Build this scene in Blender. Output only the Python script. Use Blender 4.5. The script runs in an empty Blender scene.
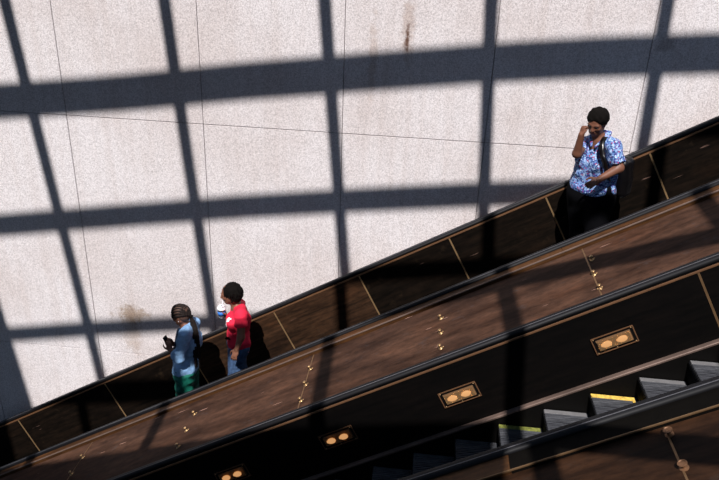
import bpy, bmesh, math, random
import numpy as np
from mathutils import Vector, Matrix, noise

random.seed(7)
C = bpy.context.scene.collection
SLOPE = math.radians(30)
ca, sa = math.cos(SLOPE), math.sin(SLOPE)

# ------------------------------------------------------------------ camera
RIGHT = Vector((0.99355063, 0.10748361, 0.03611688))
# the fit's second row is the camera's up, third its forward direction
UPV = Vector((-0.07787451, 0.4152997, 0.90634526))
FWD = Vector((-0.08241793, 0.90331248, -0.42099151))
FPX = 700.248
cam = bpy.data.cameras.new('camera')
camo = bpy.data.objects.new('camera', cam)
C.objects.link(camo)
camo.matrix_world = Matrix(((RIGHT.x, UPV.x, -FWD.x, 0), (RIGHT.y, UPV.y, -FWD.y, 0),
                            (RIGHT.z, UPV.z, -FWD.z, 0), (0, 0, 0, 1)))
cam.sensor_width = 36
cam.lens = 36 * FPX / 719
cam.clip_start = 0.1
bpy.context.scene.camera = camo


def at(u, v, Y):
    """world point seen at (u, v) in the photo at distance Y across the escalators"""
    d = RIGHT * ((u - 360) / FPX) - UPV * ((v - 240) / FPX) + FWD
    return d * (Y / d.y)


# ------------------------------------------------------------------ materials
def new_mat(name):
    m = bpy.data.materials.new(name)
    m.use_nodes = True
    nt = m.node_tree
    b = nt.nodes['Principled BSDF']
    return m, nt, b


def N(nt, typ, **kw):
    n = nt.nodes.new(typ)
    for k, v in kw.items():
        if k in n.inputs.keys() if isinstance(k, str) else False:
            n.inputs[k].default_value = v
        else:
            setattr(n, k, v)
    return n


def ramp(nt, stops):
    r = nt.nodes.new('ShaderNodeValToRGB')
    e = r.color_ramp.elements
    while len(e) < len(stops):
        e.new(0.5)
    for el, (p, c) in zip(e, stops):
        el.position = p
        el.color = (c[0], c[1], c[2], 1)
    return r


def tex_noise(nt, scale, detail=4, rough=.55, mapping=None):
    n = nt.nodes.new('ShaderNodeTexNoise')
    n.inputs['Scale'].default_value = scale
    n.inputs['Detail'].default_value = detail
    n.inputs['Roughness'].default_value = rough
    tc = nt.nodes.new('ShaderNodeTexCoord')
    mp = nt.nodes.new('ShaderNodeMapping')
    nt.links.new(tc.outputs['Object'], mp.inputs['Vector'])
    if mapping:
        mp.inputs['Scale'].default_value = mapping
    nt.links.new(mp.outputs['Vector'], n.inputs['Vector'])
    return n


def mix(nt, a, b, fac, mode='MIX'):
    m = nt.nodes.new('ShaderNodeMix')
    m.data_type = 'RGBA'
    m.blend_type = mode
    for sock, v in ((m.inputs[6], a), (m.inputs[7], b), (m.inputs[0], fac)):
        if isinstance(v, bpy.types.NodeSocket):
            nt.links.new(v, sock)
        elif isinstance(v, (tuple, list)):
            sock.default_value = (v[0], v[1], v[2], 1)
        else:
            sock.default_value = v
    return m.outputs[2]


def bump(nt, b, src, strength, dist=.01):
    bp = nt.nodes.new('ShaderNodeBump')
    bp.inputs['Strength'].default_value = strength
    bp.inputs['Distance'].default_value = dist
    nt.links.new(src, bp.inputs['Height'])
    nt.links.new(bp.outputs['Normal'], b.inputs['Normal'])


def plain(name, col, rough=.5, metal=0., spec=.5, bumpy=None, emis=None, estr=1., var=.15, vscale=12):
    m, nt, b = new_mat(name)
    n = tex_noise(nt, vscale, 3)
    lo = tuple(c * (1 - var) for c in col)
    hi = tuple(min(1, c * (1 + var)) for c in col)
    r = ramp(nt, [(.3, lo), (.7, hi)])
    nt.links.new(n.outputs['Fac'], r.inputs['Fac'])
    nt.links.new(r.outputs['Color'], b.inputs['Base Color'])
    b.inputs['Roughness'].default_value = rough
    b.inputs['Metallic'].default_value = metal
    b.inputs['Specular IOR Level'].default_value = spec
    if bumpy:
        n2 = tex_noise(nt, bumpy[0], 4)
        bump(nt, b, n2.outputs['Fac'], bumpy[1], .005)
    if emis:
        b.inputs['Emission Color'].default_value = (*emis, 1)
        b.inputs['Emission Strength'].default_value = estr
    return m


def concrete():
    m, nt, b = new_mat('cast concrete')
    grain = tex_noise(nt, 85, 3, .75)
    gr = ramp(nt, [(.33, (.40, .375, .38)), (.5, (.655, .62, .63)), (.68, (.84, .81, .82))])
    nt.links.new(grain.outputs['Fac'], gr.inputs['Fac'])
    # broad weathering
    big = tex_noise(nt, .55, 4, .6)
    br = ramp(nt, [(.35, (.84, .79, .76)), (.62, (1, 1, 1))])
    nt.links.new(big.outputs['Fac'], br.inputs['Fac'])
    c = mix(nt, gr.outputs['Color'], br.outputs['Color'], .8, 'MULTIPLY')
    # vertical rain streaks
    st = tex_noise(nt, 1, 5, .6, (11, 1, .45))
    sr = ramp(nt, [(.33, (.80, .74, .70)), (.55, (1, 1, 1))])
    nt.links.new(st.outputs['Fac'], sr.inputs['Fac'])
    c = mix(nt, c, sr.outputs['Color'], .3, 'MULTIPLY')
    # small dark pits
    pit = nt.nodes.new('ShaderNodeTexVoronoi')
    pit.inputs['Scale'].default_value = 9
    tc = nt.nodes.new('ShaderNodeTexCoord')
    nt.links.new(tc.outputs['Object'], pit.inputs['Vector'])
    pr = ramp(nt, [(.035, (.45, .40, .38)), (.07, (1, 1, 1))])
    nt.links.new(pit.outputs['Distance'], pr.inputs['Fac'])
    c = mix(nt, c, pr.outputs['Color'], .55, 'MULTIPLY')

    # stains with a shape of their own: (x, z, half width, half height, colour, strength)
    geo = nt.nodes.new('ShaderNodeTexCoord')
    sep = nt.nodes.new('ShaderNodeSeparateXYZ')
    nt.links.new(geo.outputs['Object'], sep.inputs[0])
    wob = tex_noise(nt, 9, 4, .7)
    for (sx, sz, hw, hh, col, k) in ((-.27, -1.15, .030, .15, (.20, .10, .06), .9),
                                     (-.27, -1.05, .08, .40, (.62, .50, .42), .55),
                                     (-.62, -1.35, .06, .55, (.66, .54, .45), .45),
                                     (-3.62, -4.83, .27, .17, (.50, .41, .30), .75),
                                     (-3.66, -5.1, .16, .40, (.66, .56, .46), .5),
                                     (2.35, -1.08, .10, .12, (.42, .36, .34), .5)):
        def mth(op, a, bb=None):
            q = nt.nodes.new('ShaderNodeMath')
            q.operation = op
            for i, v in enumerate((a, bb)):
                if v is None:
                    continue
                if isinstance(v, bpy.types.NodeSocket):
                    nt.links.new(v, q.inputs[i])
                else:
                    q.inputs[i].default_value = v
            return q.outputs[0]
        dx = mth('DIVIDE', mth('SUBTRACT', sep.outputs[0], sx), hw)
        dz = mth('DIVIDE', mth('SUBTRACT', sep.outputs[2], sz), hh)
        d2 = mth('SQRT', mth('ADD', mth('MULTIPLY', dx, dx), mth('MULTIPLY', dz, dz)))
        d2 = mth('ADD', d2, mth('MULTIPLY', mth('SUBTRACT', wob.outputs['Fac'], .5), 2.4))
        f = ramp(nt, [(.45, (k, k, k)), (1.0, (0, 0, 0))])
        nt.links.new(d2, f.inputs['Fac'])
        c = mix(nt, c, mix(nt, c, col, 1.0, 'MULTIPLY'), f.outputs['Color'])
    nt.links.new(c, b.inputs['Base Color'])
    b.inputs['Roughness'].default_value = .9
    b.inputs['Specular IOR Level'].default_value = .2
    bump(nt, b, grain.outputs['Fac'], .55, .006)
    return m


def bronze(name, dark, light, rough=.42, metal=.35, streak=(1.6, 22, 22), blot=None, scr=0., spec=.5):
    """brushed statuary bronze, grain running along the slope (object x)"""
    m, nt, b = new_mat(name)
    n = tex_noise(nt, 1.0, 6, .65, streak)
    r = ramp(nt, [(.32, dark), (.66, light)])
    nt.links.new(n.outputs['Fac'], r.inputs['Fac'])
    c = r.outputs['Color']
    n2 = tex_noise(nt, 1.7, 5, .6, (1, 2, 2))
    r2 = ramp(nt, [(.34, (.50, .50, .54)), (.56, (1, 1, 1)), (.72, (1.15, 1.0, .88))])
    nt.links.new(n2.outputs['Fac'], r2.inputs['Fac'])
    c = mix(nt, c, r2.outputs['Color'], .8, 'MULTIPLY')
    nf = tex_noise(nt, 26, 5, .7, (.45, 1, 1))
    rf = ramp(nt, [(.36, (.55, .55, .56)), (.55, (1, 1, 1)), (.72, (1.2, 1.15, 1.1))])
    nt.links.new(nf.outputs['Fac'], rf.inputs['Fac'])
    c = mix(nt, c, rf.outputs['Color'], .7, 'MULTIPLY')
    if blot:
        n4 = tex_noise(nt, 5.5, 6, .7, (1, 1.6, 1))
        r4 = ramp(nt, [(.60, (0, 0, 0)), (.70, (.6, .6, .6))])
        nt.links.new(n4.outputs['Fac'], r4.inputs['Fac'])
        c = mix(nt, c, blot, r4.outputs['Color'])
    if scr:
        n3 = tex_noise(nt, 1.0, 2, .5, (3.2, 46, 46))
        r3 = ramp(nt, [(.745, (0, 0, 0)), (.77, (scr, scr, scr))])
        nt.links.new(n3.outputs['Fac'], r3.inputs['Fac'])
        c = mix(nt, c, (.55, .33, .26), r3.outputs['Color'])
    nt.links.new(c, b.inputs['Base Color'])
    b.inputs['Roughness'].default_value = rough
    b.inputs['Metallic'].default_value = metal
    b.inputs['Specular IOR Level'].default_value = spec
    bump(nt, b, n.outputs['Fac'], .25, .004)
    return m


M = {}
M['concrete'] = concrete()
M['gap'] = plain('dark joint', (.06, .05, .045), .9)
M['deck'] = bronze('worn bronze deck', (.026, .0115, .0065), (.088, .044, .0275), .65, .05, (1.4, 7, 7), (.05, .042, .042), .8, .1)
M['strip'] = bronze('bronze cover strip', (.055, .022, .008), (.125, .055, .020), .5, .3, (.9, 40, 40), None, 0, .2)
M['strip_black'] = plain('black cover strip', (.003, .0025, .002), .7, 0, .05)  # near-black colour for the near cover strip past its joint
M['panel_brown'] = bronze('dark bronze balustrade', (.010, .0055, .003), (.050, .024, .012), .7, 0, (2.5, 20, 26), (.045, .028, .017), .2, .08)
M['panel_shaded'] = bronze('shade-toned bronze balustrade', (.002, .0015, .001), (.009, .0055, .0035), .7, 0, (2.5, 20, 26), (.022, .014, .008), .2, .05)  # darker copy of the brown panel bronze, shade put into its colour
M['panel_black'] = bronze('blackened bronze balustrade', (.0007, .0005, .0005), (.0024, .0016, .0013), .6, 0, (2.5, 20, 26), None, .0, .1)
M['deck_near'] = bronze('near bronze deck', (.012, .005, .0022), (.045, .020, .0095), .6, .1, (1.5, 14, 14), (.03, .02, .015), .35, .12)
M['brass'] = plain('brass joint', (.50, .32, .16), .35, .75)
M['edge_bronze'] = plain('bronze edge moulding', (.17, .085, .042), .5, .5)
M['brass_dull'] = plain('dull brass', (.22, .13, .065), .45, .7)
M['brass_bright'] = plain('bright brass knob', (.42, .27, .13), .35, .8)
M['gunmetal'] = plain('bright rail edge', (.24, .17, .14), .45, .6)
M['rubber'] = plain('black handrail rubber', (.004, .004, .005), .6, 0, .22)
M['rubberline'] = plain('painted handrail highlight', (.10, .10, .11), .5, .2)  # pale tone standing in for the highlight on the rubber
M['skirt'] = plain('dark skirt panel', (.0025, .0022, .002), .6, 0, .08)
M['skirt_edge'] = plain('worn skirt edge', (.16, .11, .09), .5, .5, var=.4, vscale=3)
M['tread'] = bronze('step tread alloy', (.025, .027, .033), (.15, .155, .17), .5, .3, (3, 90, 10))
M['riser'] = plain('black step riser', (.003, .003, .0035), .6, 0, .1)
M['yellow'] = plain('yellow step edge paint', (.60, .40, .08), .5, 0, .4, var=.35, vscale=40)
M['olive'] = plain('olive step edge paint', (.15, .16, .035), .55, 0, .4, var=.4, vscale=40)  # darker, greener tone than the yellow edge
M['greyedge'] = plain('worn grey step edge', (.26, .255, .26), .4, .5)
M['canopy'] = plain('canopy steel', (.10, .09, .085), .6, .2)
M['skin'] = plain('dark brown skin', (.145, .060, .036), .5, 0, .35, (90, .15), var=.12)
M['skin2'] = plain('brown skin', (.17, .072, .044), .5, 0, .35, (90, .15), var=.12)
M['hair'] = plain('black curly hair', (.0045, .0035, .003), .85, 0, .08, (220, 1.0))
M['braid'] = plain('brown black braids', (.012, .008, .007), .7, 0, .15, (140, .8))
M['scalp'] = plain('parted scalp', (.075, .036, .022), .7)
M['eye'] = plain('eye white', (.55, .50, .46), .25)
M['iris'] = plain('dark iris', (.015, .008, .005), .2)
M['lip'] = plain('lips', (.16, .050, .040), .45)
M['trousers_black'] = plain('black cloth', (.003, .003, .004), .9, 0, .05, (60, .4))
M['jeans'] = plain('blue jeans', (.045, .085, .17), .8, 0, .2, (150, .5), var=.35, vscale=30)
M['red_shirt'] = plain('red cotton', (.62, .018, .05), .8, 0, .2, (45, .5), var=.10)
M['white_print'] = plain('white print', (.85, .78, .80), .7, var=.1)
M['pink_print'] = plain('pink print', (.75, .25, .35), .7)
M['denim'] = plain('light denim', (.20, .35, .56), .8, 0, .2, (35, .6), var=.28, vscale=16)
M['navy'] = plain('navy cloth', (.015, .04, .09), .8, 0, .2, (40, .5))
M['green'] = plain('teal green trousers', (.007, .12, .082), .55, 0, .3, (30, .8), var=.35, vscale=18)
M['shoe_black'] = plain('black shoe leather', (.01, .01, .01), .4)
M['shoe_white'] = plain('white trainer', (.6, .6, .6), .5)
M['sole'] = plain('rubber sole', (.25, .24, .23), .7)
M['leather'] = plain('black backpack fabric', (.0035, .003, .0035), .28, 0, .45, (25, .8))
M['phone'] = plain('black phone glass', (.01, .01, .012), .15)
M['white_plastic'] = plain('white plastic', (.80, .82, .86), .35)
M['green_bead'] = plain('green earring', (.10, .30, .16), .3)


def shirt_pattern():
    m, nt, b = new_mat('patterned blue blouse')
    tc = nt.nodes.new('ShaderNodeTexCoord')
    base = None
    cols = []
    v = nt.nodes.new('ShaderNodeTexVoronoi')
    v.inputs['Scale'].default_value = 88
    nt.links.new(tc.outputs['Object'], v.inputs['Vector'])
    sep = nt.nodes.new('ShaderNodeSeparateColor')
    nt.links.new(v.outputs['Color'], sep.inputs[0])
    r = ramp(nt, [(.0, (.02, .05, .16)), (.20, (.10, .18, .38)), (.40, (.22, .34, .56)), (.70, (.46, .57, .74)), (.80, (.36, .04, .10)), (.86, (.14, .08, .28)), (.92, (.03, .05, .16))])
    r.color_ramp.interpolation = 'CONSTANT'
    nt.links.new(sep.outputs[0], r.inputs['Fac'])
    n = tex_noise(nt, 24, 3)
    r2 = ramp(nt, [(.35, (.55, .66, .90)), (.6, (1, 1, 1))])
    nt.links.new(n.outputs['Fac'], r2.inputs['Fac'])
    c = mix(nt, r.outputs['Color'], r2.outputs['Color'], .7, 'MULTIPLY')
    nt.links.new(c, b.inputs['Base Color'])
    b.inputs['Roughness'].default_value = .75
    b.inputs['Specular IOR Level'].default_value = .2
    return m


M['blouse'] = shirt_pattern()


def glass(name, col=(1, 1, 1), rough=.02):
    m, nt, b = new_mat(name)
    b.inputs['Base Color'].default_value = (*col, 1)
    b.inputs['Transmission Weight'].default_value = .9
    b.inputs['Roughness'].default_value = rough
    b.inputs['IOR'].default_value = 1.2
    return m


M['cup'] = glass('clear cup plastic', (.93, .96, 1), .1)
M['drink'] = plain('iced drink', (.55, .72, .86), .2, var=.3, vscale=60)
M['cup_label'] = plain('blue cup sleeve', (.03, .16, .55), .5, var=.35, vscale=70)


def lampmat():
    m, nt, b = new_mat('frosted lamp glass')
    b.inputs['Base Color'].default_value = (.62, .40, .20, 1)
    b.inputs['Transmission Weight'].default_value = .85
    b.inputs['Roughness'].default_value = .5
    b.inputs['IOR'].default_value = 1.15
    return m


M['lens'] = lampmat()
M['bulb'] = plain('glowing bulb', (.12, .07, .03), .6, 0, .1, emis=(1.0, .50, .20), estr=.62)
M['lampbox'] = plain('lamp reflector tray', (.16, .09, .045), .5, .1)


# ------------------------------------------------------------------ object helpers
def obj(name, me, mat, parent=None, smooth=False):
    if isinstance(me, bmesh.types.BMesh):
        d = bpy.data.meshes.new(name)
        bmesh.ops.recalc_face_normals(me, faces=me.faces[:])
        me.to_mesh(d)
        me.free()
        me = d
    if mat is not None:
        me.materials.append(M[mat])
    if smooth:
        me.polygons.foreach_set('use_smooth', [True] * len(me.polygons))
    o = bpy.data.objects.new(name, me)
    C.objects.link(o)
    if parent:
        o.parent = parent
    return o


def tag(o, label, cat, group=None):
    o['label'] = label
    o['category'] = cat
    if group:
        o['group'] = group
    return o


def thing(name, label, cat, loc=(0, 0, 0), rot=(0, 0, 0), group=None):
    o = bpy.data.objects.new(name, None)
    o.empty_display_size = .1
    C.objects.link(o)
    o.location = loc
    o.rotation_euler = rot
    return tag(o, label, cat, group)


def copy_tree(root, **kw):
    r = root.copy()
    C.objects.link(r)
    for ch in list(root.children):
        c = ch.copy()
        C.objects.link(c)
        c.parent = r
        for g in list(ch.children):
            d = g.copy()
            C.objects.link(d)
            d.parent = c
    return r


def add_box(bm, x0, x1, y0, y1, z0, z1, bev=0):
    vs = [bm.verts.new((x, y, z)) for x in (x0, x1) for y in (y0, y1) for z in (z0, z1)]
    fs = [(0, 1, 3, 2), (4, 6, 7, 5), (0, 4, 5, 1), (2, 3, 7, 6), (0, 2, 6, 4), (1, 5, 7, 3)]
    faces = [bm.faces.new([vs[i] for i in f]) for f in fs]
    if bev:
        es = list({e for f in faces for e in f.edges})
        bmesh.ops.bevel(bm, geom=es, offset=bev, segments=2, affect='EDGES')
    return bm


def box(x0, x1, y0, y1, z0, z1, bev=0):
    return add_box(bmesh.new(), x0, x1, y0, y1, z0, z1, bev)


def extrude(prof, x0, x1, bm=None):
    """closed profile [(y, z)...] swept along x"""
    bm = bm or bmesh.new()
    a = [bm.verts.new((x0, y, z)) for y, z in prof]
    b = [bm.verts.new((x1, y, z)) for y, z in prof]
    n = len(prof)
    for i in range(n):
        bm.faces.new((a[i], a[(i + 1) % n], b[(i + 1) % n], b[i]))
    bm.faces.new(a[::-1])
    bm.faces.new(b)
    return bm


def lathe(prof, seg=20, bm=None, M4=None):
    bm = bm or bmesh.new()
    rings = []
    for r, z in prof:
        ring = []
        for k in range(seg):
            t = 2 * math.pi * k / seg
            p = Vector((r * math.cos(t), r * math.sin(t), z))
            if M4:
                p = M4 @ p
            ring.append(bm.verts.new(p))
        rings.append(ring)
    for a, b in zip(rings, rings[1:]):
        for k in range(seg):
            bm.faces.new((a[k], a[(k + 1) % seg], b[(k + 1) % seg], b[k]))
    bm.faces.new(rings[0][::-1])
    bm.faces.new(rings[-1])
    return bm


def tube(pts, rad, seg=10, bm=None):
    bm = bm or bmesh.new()
    pts = [Vector(p) for p in pts]
    rings = []
    for i, p in enumerate(pts):
        t = (pts[min(i + 1, len(pts) - 1)] - pts[max(i - 1, 0)]).normalized()
        u = t.orthogonal().normalized() if abs(t.z) > .9 else t.cross(Vector((0, 0, 1))).normalized()
        w = t.cross(u)
        r = rad[i] if isinstance(rad, (list, tuple)) else rad
        rings.append([bm.verts.new(p + (u * math.cos(2 * math.pi * k / seg) + w * math.sin(2 * math.pi * k / seg)) * r) for k in range(seg)])
    for a, b in zip(rings, rings[1:]):
        for k in range(seg):
            bm.faces.new((a[k], a[(k + 1) % seg], b[(k + 1) % seg], b[k]))
    bm.faces.new(rings[0][::-1])
    bm.faces.new(rings[-1])
    return bm


# ------------------------------------------------------------------ the concrete wall
YW = 7.537
seams = [-11.9, -10.3, -8.92, -7.35, -5.74, -4.14, -2.52, -.93, .645, 2.2, 3.8, 5.4, 7.0]
rows = [-11.9, -8.68, -5.45, -2.22, 1.0, 2.6]
bm = bmesh.new()
g = .0032
for x0, x1 in zip(seams, seams[1:]):
    for z0, z1 in zip(rows, rows[1:]):
        add_box(bm, x0 + g, x1 - g, YW, YW + .12, z0 + g, z1 - g, .003)
wall = obj('wall_back', bm, 'concrete')
wall['kind'] = 'structure'
wb = obj('trim_1', box(seams[0], seams[-1], YW + .05, YW + .2, rows[0], rows[-1]), 'gap')
wb['kind'] = 'structure'

# ------------------------------------------------------------------ escalators (local x runs up the slope, local z is square to it)
ROT = (0, -SLOPE, 0)
S0, S1 = -10.5, 5.2
NT = -2.82


def handrail(y_far, parent, s0=S0, s1=S1):
    """black C-section handrail, 80 mm wide; y_far is the edge away from the camera"""
    w = .08
    y0 = y_far - w
    z = NT
    prof = [(y0 + .004, z - .036), (y0, z - .022), (y0 + .003, z - .010), (y0 + .012, z - .003), (y0 + .026, z),
            (y0 + w - .026, z), (y0 + w - .012, z - .003), (y0 + w - .003, z - .010), (y0 + w, z - .022), (y0 + w - .004, z - .036),
            (y0 + w - .018, z - .038), (y0 + .018, z - .038)]
    h = obj('handrail', extrude(prof, s0, s1), 'rubber', parent, True)
    for e in range(2):
        pass
    obj('handrail_highlight', extrude([(y0 + .0275, z - .002), (y0 + .0275, z + .0012), (y0 + .034, z + .0012), (y0 + .034, z - .002)], s0, s1), 'rubberline', h)  # raised pale line, a highlight built onto the rail top
    return h


def steps(parent, y0, y1, s_first, count, special):
    """treads with grooves along the travel direction, and ribbed risers"""
    run, rise = .3708 * ca, .3708 * sa
    # built upright in world axes, so each step is turned back by the slope
    tb = bmesh.new()
    add_box(tb, 0, run + .03, y0, y1, -.05, -.012)
    nr = 44
    pitch = (y1 - y0) / nr
    for k in range(nr):
        yy = y0 + pitch * (k + .5)
        add_box(tb, .004, run + .02, yy - pitch * .28, yy + pitch * .28, -.014, 0)
    tme = bpy.data.meshes.new('tread')
    bmesh.ops.recalc_face_normals(tb, faces=tb.faces[:])
    tb.to_mesh(tme)
    tb.free()
    tme.materials.append(M['tread'])
    rb = bmesh.new()
    prof = [(.0, -.012), (.003, -.05), (.010, -.11), (.024, -.17), (.034, -rise - .04), (.06, -rise - .04), (.06, -.012)]
    vs0 = [rb.verts.new((x, y0, z)) for x, z in prof]
    vs1 = [rb.verts.new((x, y1, z)) for x, z in prof]
    for i in range(len(prof)):
        j = (i + 1) % len(prof)
        rb.faces.new((vs0[i], vs0[j], vs1[j], vs1[i]))
    rb.faces.new(vs0)
    rb.faces.new(vs1)
    for k in range(nr):
        yy = y0 + pitch * (k + .5)
        for (xa, za), (xb, zb) in zip(prof[:4], prof[1:5]):
            q = [rb.verts.new(v) for v in ((xa - .006, yy - .004, za), (xa - .006, yy + .004, za), (xb - .006, yy + .004, zb), (xb - .006, yy - .004, zb),
                                          (xa + .004, yy - .004, za), (xa + .004, yy + .004, za), (xb + .004, yy + .004, zb), (xb + .004, yy - .004, zb))]
            for f in ((0, 1, 2, 3), (4, 5, 6, 7), (0, 4, 7, 3), (1, 5, 6, 2), (0, 1, 5, 4), (3, 2, 6, 7)):
                rb.faces.new([q[i] for i in f])
    rme = bpy.data.meshes.new('riser')
    bmesh.ops.recalc_face_normals(rb, faces=rb.faces[:])
    rb.to_mesh(rme)
    rb.free()
    rme.materials.append(M['riser'])
    em = {}
    for key in ('yellow', 'olive', 'greyedge'):
        eb = bmesh.new()
        add_box(eb, .002, run, y1 - .045, y1 - .004, -.01, .003, .0015)
        add_box(eb, run - .022, run - .002, y1 - .12, y1 - .045, -.01, .003) if key == 'yellow' else None
        d = bpy.data.meshes.new('edge_strip')
        bmesh.ops.recalc_face_normals(eb, faces=eb.faces[:])
        eb.to_mesh(d)
        eb.free()
        d.materials.append(M[key])
        em[key] = d
    for k in range(count):
        s = s_first + k * .3708
        st = bpy.data.objects.new('step', tme)
        C.objects.link(st)
        st.parent = parent
        st.rotation_euler = (0, SLOPE, 0)
        st.location = (s, 0, NSTEP)
        r = bpy.data.objects.new('riser', rme)
        C.objects.link(r)
        r.parent = st
        key = special.get(k)
        if key:
            e = bpy.data.objects.new('edge_strip', em[key])
            C.objects.link(e)
            e.parent = st


NSTEP = -3.475


def slant(y_top, z_top, z_bot, thick, k):
    """profile of a balustrade panel leaning by k"""
    yb = y_top - k * (z_top - z_bot)
    sgn = 1 if k > 0 else -1
    return [(y_top, z_top), (yb, z_bot), (yb + sgn * thick, z_bot), (y_top + sgn * thick, z_top)]


def escalator(name, label, yf, yn, joints, s_first, count, special, mat_far, outer_far):
    """yf: far edge of the far handrail, yn: far edge of the near handrail"""
    root = thing(name, label, 'escalator', rot=ROT)
    handrail(yf, root)
    handrail(yn, root)
    ytop = yf - .102            # top of the inner balustrade on the far side
    # base on which the far rail rides, brown lip outside of it
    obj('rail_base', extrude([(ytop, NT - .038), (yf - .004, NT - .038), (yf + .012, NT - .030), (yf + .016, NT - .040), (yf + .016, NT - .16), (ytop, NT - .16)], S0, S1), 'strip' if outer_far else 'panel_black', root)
    obj('edge_moulding', extrude([(ytop - .004, NT - .040), (ytop - .003, NT - .034), (ytop + .003, NT - .033), (ytop + .004, NT - .038), (ytop + .004, NT - .048), (ytop - .004, NT - .048)], S0, S1), 'edge_bronze', root)
    z_top, z_bot = NT - .048, NT - .60
    js = sorted(joints)
    js = [S0] + js + [S1]
    for a, b in zip(js, js[1:]):
        obj('balustrade_panel', extrude(slant(ytop, z_top, z_bot, .03, .1), a + .003, b - .003), 'panel_shaded' if (outer_far and (-2.4 < a < .95 or a < -5)) else mat_far, root)  # panels crossed by bar shade take the copy with shade in its colour
    for a in joints:
        pr = slant(ytop - .003, z_top - .004, z_bot, .02, .1)
        obj('joint_strip', extrude(pr, a - .008, a + .008), 'brass' if outer_far else 'brass_dull', root)
    # backing so nothing shows behind the joints
    obj('balustrade_backing', extrude(slant(ytop + .031, z_top, z_bot - .3, .05, .1), S0, S1), 'gap', root)
    # near side balustrade, seen from behind only
    yi = yn + .022
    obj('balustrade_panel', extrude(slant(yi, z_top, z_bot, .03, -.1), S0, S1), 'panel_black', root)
    # skirts
    ysf = ytop - .055
    ysn = yi + .055
    obj('skirt_ledge', extrude([(ysf - .034, z_bot + .006), (ysf - .030, z_bot + .012), (ysf + .03, z_bot + .016), (ysf + .03, z_bot - .006), (ysf - .034, z_bot - .006)], S0, S1), 'skirt_edge', root)
    obj('skirt', extrude([(ysf - .030, z_bot - .005), (ysf - .034, z_bot - .36), (ysf - .01, z_bot - .36), (ysf - .006, z_bot - .005)], S0, S1), 'skirt', root)
    obj('skirt', extrude([(ysn + .030, z_bot + .01), (ysn + .034, z_bot - .36), (ysn + .01, z_bot - .36), (ysn - .02, z_bot + .01)], S0, S1), 'skirt', root)
    steps(root, ysn + .038, ysf - .038, s_first, count, special)
    return root


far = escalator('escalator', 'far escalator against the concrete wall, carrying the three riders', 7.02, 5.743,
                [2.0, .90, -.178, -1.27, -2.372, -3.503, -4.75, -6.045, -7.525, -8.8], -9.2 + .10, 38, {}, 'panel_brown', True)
# the deck between the far rail and the wall
obj('outer_deck', extrude([(7.036, NT - .30), (YW - .002, NT - .30), (YW - .002, NT - .36), (7.036, NT - .36)], S0, S1), 'deck', far)

step_phase = -.036 - .3708 * 20
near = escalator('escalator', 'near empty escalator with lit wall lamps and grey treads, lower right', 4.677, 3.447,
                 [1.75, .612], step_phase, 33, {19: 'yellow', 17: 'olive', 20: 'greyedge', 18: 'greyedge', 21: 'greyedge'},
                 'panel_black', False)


# ------------------------------------------------------------------ bronze decks with anti-slide knobs
def knob_mesh():
    bm = bmesh.new()
    lathe([(.027, 0), (.027, .003), (.014, .006), (.009, .012), (.008, .028), (.016, .034), (.021, .040), (.021, .046), (.016, .051), (.006, .053)], 18, bm)
    # bolt wings on the foot
    for k in range(3):
        a = k * 2.094 + .5
        m4 = Matrix.Translation((math.cos(a) * .030, math.sin(a) * .030, 0))
        lathe([(.009, 0), (.009, .005), (.005, .008)], 8, bm, m4)
    me = bpy.data.meshes.new('knob')
    bmesh.ops.recalc_face_normals(bm, faces=bm.faces[:])
    bm.to_mesh(me)
    bm.free()
    return me


def knob_mesh_wide():
    bm = bmesh.new()
    lathe([(.034, 0), (.034, .004), (.016, .008), (.012, .030), (.028, .036), (.034, .042), (.034, .047), (.029, .048), (.024, .044), (.006, .043)], 22, bm)
    me = bpy.data.meshes.new('knob')
    bmesh.ops.recalc_face_normals(bm, faces=bm.faces[:])
    bm.to_mesh(me)
    bm.free()
    return me


KN = knob_mesh()
KN.materials.append(M['brass_bright'])
KN.polygons.foreach_set('use_smooth', [True] * len(KN.polygons))
KW = knob_mesh_wide()
KW.materials.append(M['edge_bronze'])


def deck(label, y_hi, y_lo, z, seams, knobs, strip_y0, strip_y1, mat, kme, strip_joints):
    root = thing('escalator_deck', label, 'escalator deck', rot=ROT)
    ss = [S0] + sorted(seams) + [S1]
    for a, b in zip(ss, ss[1:]):
        obj('deck_panel', box(a + .0025, b - .0025, y_lo, y_hi, z - .03, z, .0015), mat, root)
    obj('deck_backing', box(S0, S1, y_lo, y_hi, z - .10, z - .032), 'gap', root)
    for a in seams:
        obj('seam_strip', box(a - .006, a + .006, y_lo + .03, y_hi - .004, z - .006, z + .0025, .001), 'brass_dull', root)
    # raised strip beside the handrail, a bright edge and a shadow gap below it
    sj = [S0] + sorted(strip_joints) + [S1]
    for a, b in zip(sj, sj[1:]):
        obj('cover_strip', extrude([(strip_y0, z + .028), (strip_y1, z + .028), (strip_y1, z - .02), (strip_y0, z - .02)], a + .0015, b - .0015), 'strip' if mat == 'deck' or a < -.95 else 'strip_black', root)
    obj('strip_edge', extrude([(strip_y0 - .004, z + .024), (strip_y0 - .003, z + .029), (strip_y0 + .003, z + .030), (strip_y0 + .003, z + .016), (strip_y0 - .003, z + .018)], S0, S1), 'gunmetal' if mat == 'deck' else 'brass_dull', root)
    for (s, y) in knobs:
        k = bpy.data.objects.new('knob', kme)
        C.objects.link(k)
        k.parent = root
        k.location = (s, y, z)
        k.rotation_euler = (0, 0, random.uniform(-.4, .4))
        k.scale = (.74, .74, .74)
    return root


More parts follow.
